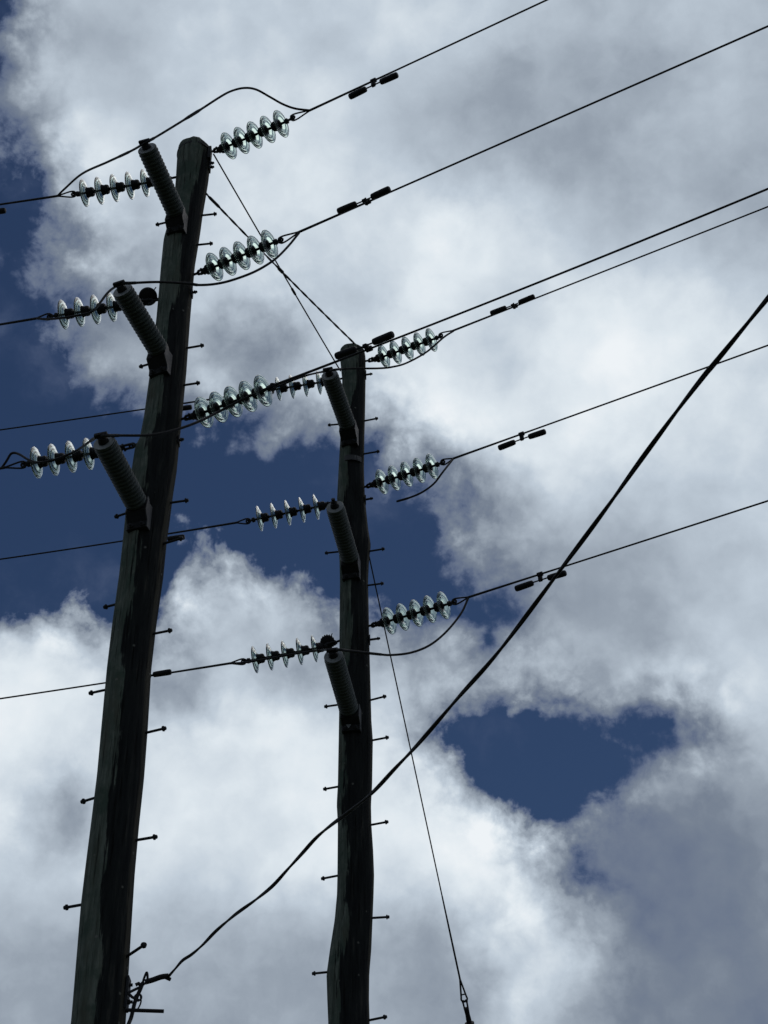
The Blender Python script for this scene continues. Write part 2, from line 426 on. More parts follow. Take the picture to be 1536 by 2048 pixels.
# ------------------------------------------------------------------ poles
D1, D2 = 9.2, 11.9
P1E = [(271.5, 373, 408), (290, 358, 420.5), (320, 354.5, 421.5), (360, 352, 417), (391, 349.5, 412), (425, 342, 406), (461, 334, 401), (486, 327, 397), (531, 322.5, 389.5), (590, 317.5, 384), (640, 313, 380),
       (740, 301.5, 373), (800, 293.5, 367), (840, 288, 363), (885, 279.5, 358), (903, 270, 356.5), (940, 264.5, 353), (985, 257, 346), (1052, 250, 337.5), (1077, 247.5, 333.5), (1155, 239, 326), (1253, 225, 312),
       (1340, 214.5, 302), (1457, 203.5, 295), (1555, 194.5, 287.5), (1653, 182.5, 277), (1750, 170, 268.5), (1813, 162.5, 264.5), (1927, 153, 257.5), (2040, 143.5, 251)]
P2E = [(684.5, 694, 714), (698, 680, 728), (715, 680, 731), (760, 684.5, 731), (830, 683, 730), (870, 681, 729), (940, 677, 728), (1000, 674, 730), (1060, 675, 736.5), (1090, 677, 741.5), (1120, 679, 738),
       (1160, 680, 736), (1260, 679, 738), (1360, 679, 740.5), (1440, 678, 742.5), (1480, 677.5, 745.5), (1570, 676, 744), (1610, 673.7, 741.7), (1650, 676, 742.5), (1700, 675.5, 746), (1750, 675, 748),
       (1790, 674, 747), (1840, 669.5, 745), (1900, 660, 742.5), (1950, 653, 738.5), (2000, 654.5, 738), (2048, 656.5, 739.5)]
# where the grey green side ends, as a share of the pole's width
S1 = [(271, .66), (320, .78), (461, .62), (640, .6), (740, .50), (840, .44), (940, .42), (1052, .42), (1155, .47), (1253, .47), (1500, .49), (1653, .50), (1750, .48), (1927, .5), (2048, .5)]
S2 = [(684, .7), (760, .65), (830, .5), (900, .42), (1000, .30), (1060, .22), (1160, .46), (1260, .44), (1360, .2), (1440, .17), (1570, .18), (1700, .28), (1840, .33), (1950, .36), (2048, .34)]


def pole(E, S, D, label, seed, YSH):
    rows = []
    for y, l, r in E:
        c = 0.5 * (l + r); P = onY(c, y, D)
        k = D / ray(c, y)[1]                       # depth along the view
        rows.append((P[2], P[0], 0.5 * (r - l) / FPX * k))
    rows.sort()
    zs, xs, rs = [np.array(v) for v in zip(*rows)]
    sz = sorted((onY(0.5 * (np.interp(y, [e[0] for e in E], [e[1] for e in E]) + np.interp(y, [e[0] for e in E], [e[2] for e in E])), y, D)[2], f) for y, f in S)
    x0 = xs[0] - (xs[3] - xs[0]) / max(zs[3] - zs[0], .1) * zs[0] * 0.4
    zs = np.concatenate([[-0.02], zs]); xs = np.concatenate([[x0], xs]); rs = np.concatenate([[rs[0] * 1.09], rs])
    top = zs[-1]
    loc = np.array([xs[0], D, 0])
    ztop = onY(0.5 * (E[1][1] + E[1][2]), YSH, D)[2]; top = onY(0.5 * (E[0][1] + E[0][2]), E[0][0], D - 0.085)[2]
    root = thing('utility_pole', label, 'utility pole', loc)
    bm = bmesh.new(); lay = None
    SEG = 96
    zz = list(np.arange(0, ztop, 0.045)) + [ztop]
    rings = []; vals = []; edge = []
    for z in zz:
        cx = np.interp(z, zs, xs); r = np.interp(z, zs, rs)
        fr = np.interp(z, [q[0] for q in sz], [q[1] for q in sz])
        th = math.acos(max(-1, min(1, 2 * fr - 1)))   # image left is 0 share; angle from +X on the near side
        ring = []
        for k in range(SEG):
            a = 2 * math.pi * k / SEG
            # signed angular distance to the grey green part (left/back side)
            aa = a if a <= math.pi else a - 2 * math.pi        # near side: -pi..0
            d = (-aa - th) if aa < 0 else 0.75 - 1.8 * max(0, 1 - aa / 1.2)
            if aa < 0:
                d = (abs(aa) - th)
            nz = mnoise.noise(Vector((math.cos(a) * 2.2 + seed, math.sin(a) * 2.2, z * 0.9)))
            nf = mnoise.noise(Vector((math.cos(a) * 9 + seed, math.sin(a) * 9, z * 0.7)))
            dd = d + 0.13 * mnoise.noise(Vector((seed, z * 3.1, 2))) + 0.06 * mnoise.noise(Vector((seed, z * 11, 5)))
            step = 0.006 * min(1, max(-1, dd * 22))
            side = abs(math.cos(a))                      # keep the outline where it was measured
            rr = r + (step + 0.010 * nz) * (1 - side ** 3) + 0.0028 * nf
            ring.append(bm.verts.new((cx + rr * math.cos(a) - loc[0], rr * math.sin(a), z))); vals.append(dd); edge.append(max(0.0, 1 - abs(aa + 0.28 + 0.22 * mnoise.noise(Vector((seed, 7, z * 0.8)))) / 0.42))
        rings.append(ring)
    # chamfered top, cut in flats
    rt = np.interp(ztop, zs, rs); cxt = np.interp(ztop, zs, xs)
    for q in range(1, 4):
        u = q / 3.0; ring = []
        for k in range(SEG):
            a = 2 * math.pi * k / SEG
            f8 = 2 * math.pi / 9; al = (a + 0.2 * seed) % f8 - f8 / 2
            flat = math.cos(f8 / 2) / math.cos(al) * 1.03
            rr = rt * (1 - u * (1 - 0.55 * flat)) * (1 - 0.02 * u)
            ring.append(bm.verts.new((cxt + rr * math.cos(a) - loc[0], rr * math.sin(a), ztop + u * (top - ztop)))); vals.append(0.4); edge.append(0.3)
        rings.append(ring)
    for a_, c_ in zip(rings[:-1], rings[1:]):
        for k in range(SEG):
            bm.faces.new((a_[k], a_[(k + 1) % SEG], c_[(k + 1) % SEG], c_[k]))
    bm.faces.new(rings[-1])
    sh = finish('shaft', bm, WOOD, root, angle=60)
    attr = sh.data.attributes.new('green_side', 'FLOAT', 'POINT')
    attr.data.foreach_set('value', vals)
    return_edge = sh.data.attributes.new('brown_edge', 'FLOAT', 'POINT'); return_edge.data.foreach_set('value', edge)
    root['_'] = 0; del root['_']
    return root, loc, (zs, xs, rs)


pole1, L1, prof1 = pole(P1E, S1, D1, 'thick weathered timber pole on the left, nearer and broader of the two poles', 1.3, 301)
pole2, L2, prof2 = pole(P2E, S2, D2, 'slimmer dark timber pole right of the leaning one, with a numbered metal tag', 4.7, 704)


def prof_at(pr, z):
    return np.interp(z, pr[0], pr[1]), np.interp(z, pr[0], pr[2])


def step_bolt(root, loc, D, tip, base, pr, head=0.0185, r=0.0095, name='step_bolt'):
    """bolt driven into the side of the pole, horizontal"""
    s = 1 if tip[0] > base[0] else -1
    B = onY(base[0], base[1], D - 0.03)
    # horizontal rod: find the tip on its pixel ray at the same height
    rr = ray(*tip); T = CAM + rr * ((B[2] - CAM[2]) / rr[2])
    d = T - B; d /= np.linalg.norm(d)
    A = B - d * 0.09
    A, T = A - loc, T - loc
    bm = bmesh.new()
    tube(bm, [V3(A), V3(T)], r, 10)
    lathe(bm, [(-0.010, r), (-0.009, head * 1.08), (-0.001, head * 1.08), (0.0, head * 0.78), (0.013, head * 0.74), (0.016, head * .5)], mframe(T, d), 8)
    L = np.linalg.norm(T - (B - loc))
    return finish(name, bm, STEEL, root)


for tp, bs in [((430, 428), (402, 431)), ((422, 487), (393, 490)), ((404, 691), (369, 697)), ((396, 766), (364, 771)), ((373, 1001), (338, 1006)), ((362, 1077), (315, 1091)),
               ((340, 1261), (300, 1269)), ((328, 1457), (290, 1466)), ((310, 1674), (268, 1681)), ((288, 1890), (252, 1914)),
               ((315, 449), (340, 443)), ((282, 733), (305, 726)), ((233, 1033), (254, 1026)), ((211, 1214), (234, 1208)), ((182, 1386), (214, 1379)), ((166, 1603), (192, 1595)), ((132, 1815), (166, 1809))]:
    step_bolt(pole1, L1, D1, tp, bs, prof1)
for tp, bs in [((753, 837), (728, 842)), ((756, 903), (727, 908)), ((766, 1098), (736, 1103)), ((764, 1167), (734, 1171)), ((769, 1393), (738, 1401)), ((774, 1475), (743, 1481)), ((773, 1644), (741, 1650)),
               ((775, 1834), (743, 1836)), ((770, 2034), (736, 2041)),
               ((659, 850), (684, 848)), ((653, 1106), (681, 1103)), ((652, 1413), (680, 1409)), ((650, 1578), (678, 1573)), ((646, 1757), (677, 1751)), ((628, 1947), (657, 1944))]:
    step_bolt(pole2, L2, D2, tp, bs, prof2)
# through bolts with square washers under each string
for root, loc, D, pr, lst in ((pole1, L1, D1, prof1, [((391, 584), (380, 586)), ((364, 879), (352, 882)), ((425, 326), (414, 328)), ((425, 334), (414, 336))]),
                              (pole2, L2, D2, prof2, [((742, 748), (728, 750)), ((743, 997), (727, 1000)), ((757, 1277), (736, 1280))])):
    for tp, bs in lst:
        step_bolt(root, loc, D, tp, bs, pr, 0.015, 0.011, 'through_bolt')
        B = onY(bs[0], bs[1], D - 0.02); cx, r = prof_at(pr, B[2])
        bm = bmesh.new(); box(bm, Matrix.Translation(V3(np.array([cx + r + 0.003, D - 0.02, B[2]]) - loc)), (0, 0, 0), (0.012, 0.07, 0.075), 0.002)
        finish('washer_plate', bm, STEEL, root)
        if D == D1 and bs[1] < 400:
            continue


def hoop(root, loc, pr, D, z_left, z_right, w=0.022, th=0.008, name='strap'):
    bm = bmesh.new(); rin = []
    SEG = 48
    for k in range(SEG):
        a = 2 * math.pi * k / SEG; u = 0.5 + 0.5 * math.cos(a); z = z_left * (1 - u) + z_right * u
        cx, r = prof_at(pr, z)
        q = []
        for dr, dz in ((-0.012, -w / 2), (th, -w / 2), (th, w / 2), (-0.012, w / 2)):
            q.append(bm.verts.new((cx + (r + dr) * math.cos(a) - loc[0], (r + dr) * math.sin(a), z + dz)))
        rin.append(q)
    for k in range(SEG):
        a_, c_ = rin[k], rin[(k + 1) % SEG]
        for j in range(4):
            bm.faces.new((a_[j], a_[(j + 1) % 4], c_[(j + 1) % 4], c_[j]))
    return finish(name, bm, STEEL, root, smooth=False)


hoop(pole1, L1, prof1, D1, onY(388, 312, D1)[2], onY(388, 308, D1)[2])
# plates at the top right of the leaning pole
zc_ = onY(420, 318, D1)[2]; cx_, r_ = prof_at(prof1, zc_)
bm = bmesh.new(); box(bm, Matrix.Translation(V3(np.array([cx_ + r_ - 0.004, D1 - 0.05, zc_]) - L1)), (0, 0, 0), (0.03, 0.08, 0.16), 0.004); finish('plate', bm, STEEL, pole1)

# number tag on the slimmer pole: strip round the near side with raised digits
zt = onY(708, 932, D2)[2]; cxt, rt = prof_at(prof2, zt)
bm = bmesh.new(); a0, a1 = -2.05, -0.75; q0 = []
for k in range(13):
    a = a0 + (a1 - a0) * k / 12; q = []
    for rr, dz in ((0.004, -0.032), (0.015, -0.032), (0.015, 0.032), (0.004, 0.032)):
        q.append(bm.verts.new((cxt + (rt + rr) * math.cos(a) - L2[0], (rt + rr) * math.sin(a), zt + dz)))
    q0.append(q)
for a_, c_ in zip(q0[:-1], q0[1:]):
    for j in range(4):
        bm.faces.new((a_[j], a_[(j + 1) % 4], c_[(j + 1) % 4], c_[j]))
bm.faces.new(q0[0]); bm.faces.new(list(reversed(q0[-1])))
tag = finish('number_tag', bm, TAGM, pole2, smooth=False)
fc = bpy.data.curves.new('digits', 'FONT'); fc.body = '15'; fc.size = 0.062; fc.extrude = 0.0015; fc.align_x = 'CENTER'; fc.align_y = 'CENTER'
fo = bpy.data.objects.new('digits_curve', fc); C.objects.link(fo)
me = bpy.data.meshes.new_from_object(fo.evaluated_get(bpy.context.evaluated_depsgraph_get())); bpy.data.objects.remove(fo)
me.name = 'digits'; me.materials.clear(); me.materials.append(DIGM)
dg = bpy.data.objects.new('digits', me); C.objects.link(dg); dg.parent = tag
ad = -1.18; rr = rt + 0.0165
dg.location = (cxt + rr * math.cos(ad) - L2[0], rr * math.sin(ad), zt); dg.rotation_euler = (math.pi / 2, 0, ad + math.pi / 2)

# ------------------------------------------------------------------ insulator strings
AZR, AZL = -30.0, -11.0
PITCH = 0.146
GP = [(-0.024, 0.043), (-0.019, 0.066), (-0.011, 0.088), (-0.004, 0.104), (0.000, 0.113), (0.001, 0.120), (0.0015, 0.1245), (0.0055, 0.1285), (0.0095, 0.1265), (0.0095, 0.121), (0.0085, 0.113), (0.010, 0.106), (0.0125, 0.100), (0.009, 0.094),
      (0.004, 0.086), (0.006, 0.078), (0.0095, 0.072), (0.005, 0.065), (-0.002, 0.056), (-0.006, 0.046), (-0.012, 0.038), (-0.016, 0.030), (-0.024, 0.030)]
bm = bmesh.new(); lathe(bm, GP, seg=56, closed=True); _o = finish('glass_disc', bm, GLASS, angle=70); ME_GLASS = _o.data; bpy.data.objects.remove(_o)
CP = [(-0.088, 0.018), (-0.086, 0.036), (-0.078, 0.043), (-0.060, 0.046), (-0.054, 0.043), (-0.040, 0.045), (-0.022, 0.051), (-0.017, 0.052), (-0.014, 0.047), (-0.014, 0.020)]
bm = bmesh.new(); lathe(bm, CP, seg=24); _o = finish('iron_cap', bm, CAPM, angle=35); ME_CAP = _o.data; bpy.data.objects.remove(_o)
PP = [(-0.014, 0.026), (0.002, 0.022), (0.010, 0.012), (0.046, 0.0105), (0.050, 0.016), (0.062, 0.016)]
bm = bmesh.new(); lathe(bm, PP, seg=16); _o = finish('pin', bm, CAPM, angle=35); ME_PIN = _o.data; bpy.data.objects.remove(_o)

STR_SPEC = {
 'P1R1': (D1, AZR, (424, 303), (456.7, 292), (561, 248), (585, 236), 'glass disc string pulling right from the very top of the thick leaning pole'),
 'P1R2': (D1, AZR, (391, 548), (428, 534), (538, 489), (561, 481), 'glass disc string crossed from behind by two tie wires, right side of the thick pole'),
 'P1R3': (D1, AZR, (364, 838), (407, 825), (525, 782), (545, 774), 'largest looking glass disc string, lowest on the right side of the thick pole'),
 'P1L1': (D1, AZL, (354, 354), (291, 366), (170, 386), (148, 388), 'glass disc string pulling left near the top of the thick pole, against pale cloud'),
 'P1L2': (D1, AZL, (315, 600), (257, 609), (128, 629), (100, 633), 'left pulling glass disc string with a round black fitting beside the thick pole'),
 'P1L3': (D1, AZL, (282, 887), (213, 902), (74, 925), (48, 929), 'lowest left pulling glass disc string of the thick pole, against deep blue sky'),
 'P2R1': (D2, AZR, (732, 722), (767, 713), (862, 680), (881, 672), 'glass disc string pulling right from the top of the slimmer pole'),
 'P2R2': (D2, AZR, (729, 974), (763, 964), (863, 933), (885, 925), 'glass disc string above a cut wire tail, right side of the slimmer pole'),
 'P2R3': (D2, AZR, (737, 1252), (778, 1242), (886, 1211), (908, 1204), 'lowest glass disc string right of the slimmer pole, crossing in front of the guy wire'),
 'P2L1': (D2, AZL, (684, 757), (639, 765), (531, 782), (512, 785), 'glass disc string left of the slimmer pole top, partly behind a nearer string'),
 'P2L2': (D2, AZL, (675, 1005), (633, 1014), (520, 1037), (497, 1042), 'edge-on glass disc string against the blue gap, left of the slimmer pole'),
 'P2L3': (D2, AZL, (680, 1281), (630, 1297), (511, 1319), (488, 1323), 'lowest left pulling glass disc string of the slimmer pole, with round black fitting'),
}
STRG = {}
for key, (D, azd, pa, p0, p1, pe, label) in STR_SPEC.items():
    A = onY(*pa, D)
    d0, d1 = onplane(*p0, A, azd), onplane(*p1, A, azd)
    ax = d1 - d0; Ls = np.linalg.norm(ax); ax /= Ls
    pit = Ls / 4; sc = pit / PITCH
    mt_ = mframe(A, ax)
    root = thing('insulator_string', label, 'insulator string', mtx=mt_, group='glass disc insulator strings on the two poles')
    inv = mt_.inverted()
    q0 = inv @ V3(d0)
    # direction towards the pole end of the chain is local -X
    for k in range(5):
        gd = bpy.data.objects.new('glass_disc', ME_GLASS); C.objects.link(gd); gd.parent = root
        gd.location = (q0.x + k * pit, q0.y, q0.z); gd.scale = (sc, 1, 1)
        gd.rotation_euler = (random.Random(key + str(k)).uniform(0, 6.28), 0.0, 0.0)
        for nm, me_ in (('iron_cap', ME_CAP), ('pin', ME_PIN)):
            c = bpy.data.objects.new(nm, me_); C.objects.link(c); c.parent = gd
    s0 = Vector((q0.x - 0.088 * sc, q0.y, q0.z))            # socket of the first cap
    o0 = Vector((0, 0, 0))
    # chain to the pole: eye bolt, shackle, ball link
    bm = bmesh.new(); dv = (s0 - o0); Lc = dv.length
    e1 = o0 + dv * 0.28
    tube(bm, [o0 - dv.normalized() * 0.10, e1], 0.011, 10)
    torus(bm, mframe(e1 + dv.normalized() * 0.016, dv), 0.022, 0.009, 18, 8)
    finish('eye_bolt', bm, STEEL, root)
    bm = bmesh.new(); b0 = o0 + dv * 0.42; b1 = o0 + dv * 0.72
    sidev = dv.normalized().cross(Vector((0, 0, 1)))
    if sidev.length < .1:
        sidev = Vector((0, 1, 0))
    sidev.normalize()
    for sgn in (-1, 1):
        tube(bm, [b0 - dv.normalized() * 0.02 + sidev * 0.006 * sgn, b0 + sidev * 0.021 * sgn, b1 + sidev * 0.021 * sgn, b1 + dv.normalized() * 0.012 + sidev * 0.006 * sgn], 0.0105, 8)
    tube(bm, [b1 - sidev * 0.036, b1 + sidev * 0.036], 0.011, 8)
    finish('shackle', bm, STEEL, root)
    bm = bmesh.new(); tube(bm, [b1, s0 + Vector((0.01, 0, 0))], 0.013, 10)
    lathe(bm, [(-0.02, 0.014), (-0.014, 0.027), (0.010, 0.030), (0.022, 0.022)], mframe(b1 + (s0 - b1) * 0.55, s0 - b1), 14)
    finish('ball_link', bm, STEEL, root)
    if key in ('P1L2', 'P2L3'):
        cpx = (296, 593) if key == 'P1L2' else (655, 1284)
        cP = inv @ V3(onplane(*cpx, A, azd))
        vd = inv.to_3x3() @ V3(-ray(*cpx))
        bm = bmesh.new(); R_ = 0.079 if key == 'P1L2' else 0.068
        mm = mframe(cP, vd)
        prof = [(-0.030, 0.03), (-0.026, R_ * 0.86), (-0.012, R_), (0.012, R_), (0.026, R_ * 0.86), (0.030, 0.03)]
        lathe(bm, prof, mm, 36)
        if key == 'P2L3':
            for v in bm.verts:
                l = mm.inverted() @ v.co; a = math.atan2(l.z, l.y)
                v.co += (mm.to_3x3() @ Vector((0, math.cos(a), math.sin(a)))) * 0.006 * math.sin(a * 17) * (1 if l.length > 0.05 else 0)
        tube(bm, [mm @ Vector((0, -R_ - 0.022, -0.012)), mm @ Vector((0, R_ + 0.022, -0.012))], 0.014, 8)
        tube(bm, [mm @ Vector((0, R_ * 0.55, R_ * .78)), mm @ Vector((0, R_ * 0.74, R_ * 1.12))], 0.005, 6)
        finish('round_fitting', bm, CAPM, root)
    # line end: clevis and eye
    lp = Vector((q0.x + 4 * pit + 0.055 * sc, q0.y, q0.z)); le = inv @ V3(onplane(*pe, A, azd))
    bm = bmesh.new(); dl = (le - lp)
    lathe(bm, [(0.0, 0.012), (0.004, 0.024), (0.03, 0.026), (0.036, 0.016)], mframe(lp - dl.normalized() * .006, dl), 14)
    tube(bm, [lp, lp + dl * 0.9], 0.011, 10)
    torus(bm, mframe(le, dl), 0.022, 0.0095, 18, 8)
    tube(bm, [le + Vector((0, -0.03, 0)), le + Vector((0, 0.03, 0))], 0.009, 8)
    finish('line_clevis', bm, STEEL, root)
    STRG[key] = dict(A=A, az=azd, D=D, end=np.array(mt_ @ le), root=root, mt=mt_)

# ------------------------------------------------------------------ conductors
LINE = {
 'P1R1': ([(620, 221), (720, 174), (850, 113), (970, 57), (1095, 0)], 'topmost overhead wire, leaving the frame at its upper edge'),
 'P1R2': ([(598, 466), (690, 425), (732, 403), (1000, 286), (1240, 182), (1536, 54)], 'second overhead wire from the top, rising right from the crossed string'),
 'P1R3': ([(553, 769), (607, 747), (680, 720), (800, 675), (1000, 596), (1300, 475), (1536, 377)], 'long overhead wire passing in front of the slimmer pole top'),
 'P2R1': ([(907, 662), (985, 630), (1027, 614), (1100, 584), (1300, 506), (1536, 414)], 'thin overhead wire just below and beside the longest rising wire'),
 'P2R2': ([(907, 917), (1043, 868), (1200, 812), (1350, 757), (1536, 691)], 'overhead wire rising right from the string with the cut tail'),
 'P2R3': ([(937, 1195), (1080, 1149), (1130, 1131), (1300, 1078), (1536, 1002)], 'lowest overhead wire on the right, crossed by the thick black cable'),
 'P1L1': ([(115, 392), (60, 400), (0, 409)], 'left going wire from the topmost string of the thick pole'),
 'P1L2': ([(72, 637), (36, 643), (0, 649)], 'left going wire from the middle string of the thick pole'),
 'P1L3': ([(10, 935), (0, 936.5)], 'left going wire ending at the lowest left string of the thick pole'),
 'P2L1': ([(480, 790), (447, 795), (367, 806), (290, 819), (150, 838), (0, 860)], 'highest left going wire that passes behind the thick pole'),
 'P2L2': ([(472, 1045), (400, 1057), (335, 1068), (240, 1084), (120, 1101), (0, 1118)], 'left going wire behind the thick pole, against the deep blue sky'),
 'P2L3': ([(460, 1327), (380, 1339), (300, 1351), (212, 1366), (100, 1383), (0, 1397)], 'lowest left going wire passing behind the thick pole, against white cloud'),
}
LN = {}
for key, (pts, label) in LINE.items():
    st = STRG[key]; A, azd = st['A'], st['az']
    a = math.radians(azd); h = np.array([math.cos(a), math.sin(a), 0]) * (1 if 'R' in key else -1)
    P = [onplane(*p, A, azd) for p in pts]
    s = np.array([(p - A) @ h for p in P]); z = np.array([p[2] for p in P])
    bq = 0.0012
    if len(s) > 4:
        bq = float(np.clip(np.polyfit(s, z, 2)[0], 0.0004, 0.006))
    zz = z - bq * s ** 2
    sl, ic = np.polyfit(s, zz, 1)
    if key == 'P1L3':
        sl = -0.055 - 2 * bq * s[0]; ic = zz[0] - sl * s[0]
    f = lambda q, sl=sl, ic=ic, bq=bq: sl * q + ic + bq * q * q
    pt = lambda q, A=A, h=h, f=f: np.array([A[0] + h[0] * q, A[1] + h[1] * q, f(q)])
    sj = s[0]
    LN[key] = dict(pt=pt, h=h, s=lambda px, py, A=A, azd=azd, h=h: (onplane(px, py, A, azd) - A) @ h, joint=pt(sj), sj=sj)
    E0 = st['end']
    root = thing('power_line', label, 'overhead wire', E0, 'overhead wires strung from the two poles')
    bm = bmesh.new()
    far = 14.0 if 'R' in key else 40.0
    q = list(np.linspace(sj, sj + 3, 16)) + list(np.linspace(sj + 3.5, sj + far, 30))
    tube(bm, [V3(pt(x) - E0) for x in q], 0.0079, 8)
    finish('conductor', bm, WIRE, root)
    # preformed dead-end grip: two legs from the eye that wrap the wire
    bm = bmesh.new(); J = pt(sj)
    n3 = np.cross(J - E0, ray(*pts[0])); n3 /= np.linalg.norm(n3)
    n4 = np.array([0, 0, 1.0])
    for sg in (-1, 1):
        pp = [E0 + n3 * 0.012 * sg - (J - E0) / np.linalg.norm(J - E0) * 0.015, E0 + n3 * 0.024 * sg, E0 + (J - E0) * 0.25 + n3 * 0.024 * sg, E0 + (J - E0) * 0.75 + n3 * 0.009 * sg, J + n3 * 0.003 * sg, pt(sj + .10) + n3 * .002 * sg]
        tube(bm, [V3(x - E0) for x in spline(pp, 6)], 0.0075, 8)
    gl = 0.85
    qq = list(np.linspace(sj, sj + gl, 30)); tube(bm, [V3(pt(x) - E0) for x in qq], [0.0112 - 0.0028 * (i / 29) for i in range(30)], 8)
    finish('dead_end_grip', bm, STEEL, root)

# ------------------------------------------------------------------ vibration dampers
def damper(key, px, label, roll=0.0, k=1.0):
    ln = LN[key]; s = ln['s'](*px); p = ln['pt'](s); d = ln['pt'](s + .1) - p; d /= np.linalg.norm(d)
    if d[0] < 0:
        d = -d
    mtx = mframe(p, d) @ Matrix.Rotation(math.radians(roll), 4, 'X')
    root = thing('vibration_damper', label, 'vibration damper', mtx=mtx, group='vibration dampers clamped to the overhead wires')
    I = Matrix(); hgt = 0.062
    bm = bmesh.new()
    box(bm, I, (0, 0, -hgt * 0.46), (0.036, 0.030, hgt + 0.026), 0.006)
    lathe(bm, [(-0.026, 0.012), (-0.024, 0.021), (0.024, 0.021), (0.026, 0.012)], Matrix.Translation((0, 0, 0)), 14)
    tube(bm, [(0, -0.032, -0.022), (0, 0.032, -0.022)], 0.008, 8)
    finish('clamp', bm, CAPM, root)
    bm = bmesh.new(); tube(bm, [(-0.15 * k, 0, -hgt - 0.006), (-0.07 * k, 0, -hgt), (0, 0, -hgt), (0.07 * k, 0, -hgt), (0.15 * k, 0, -hgt - 0.006)], 0.0065, 8)
    finish('messenger_wire', bm, STEEL, root)
    for sg in (-1, 1):
        bm = bmesh.new()
        pr = [(-0.088, 0.010), (-0.086, 0.020), (-0.080, 0.0255), (-0.05, 0.0275), (0.05, 0.0285), (0.078, 0.0275), (0.086, 0.022), (0.089, 0.010)]
        lathe(bm, [(x * k, r) for x, r in pr], mframe((sg * 0.158 * k, 0, -hgt - 0.007), (sg, 0, -0.03)), 22)
        finish('weight', bm, CAPM, root)
    return root


damper('P1R1', (747, 161), 'dumbbell damper hanging under the topmost wire')
damper('P1R2', (735, 402), 'dumbbell damper swung above the second wire from the top', -57, 1.0)
damper('P1R3', (738, 699), 'dumbbell damper lying across the top of the slimmer pole', -74, 1.02)
damper('P2R1', (1030, 613), 'dumbbell damper in line with the thin wire beside the long rising wire', -60)
damper('P2R2', (1043, 868), 'dumbbell damper under the wire above the cut tail, clear of other wires')
damper('P2R3', (1080, 1149), 'dumbbell damper on the lowest right wire, crossed by the thick black cable')
damper('P2L1', (340, 811), 'dumbbell damper beside the largest glass string, half hidden by the thick pole', 0)
damper('P2L2', (322, 1071), 'dumbbell damper beside a step bolt, half hidden by the thick pole', 0)
damper('P2L3', (296, 1352), 'dumbbell damper half hidden by the thick pole, lowest of those at its side', -62)
damper('P1L1', (-38, 414), 'dumbbell damper barely showing at the left edge of the picture', 20)

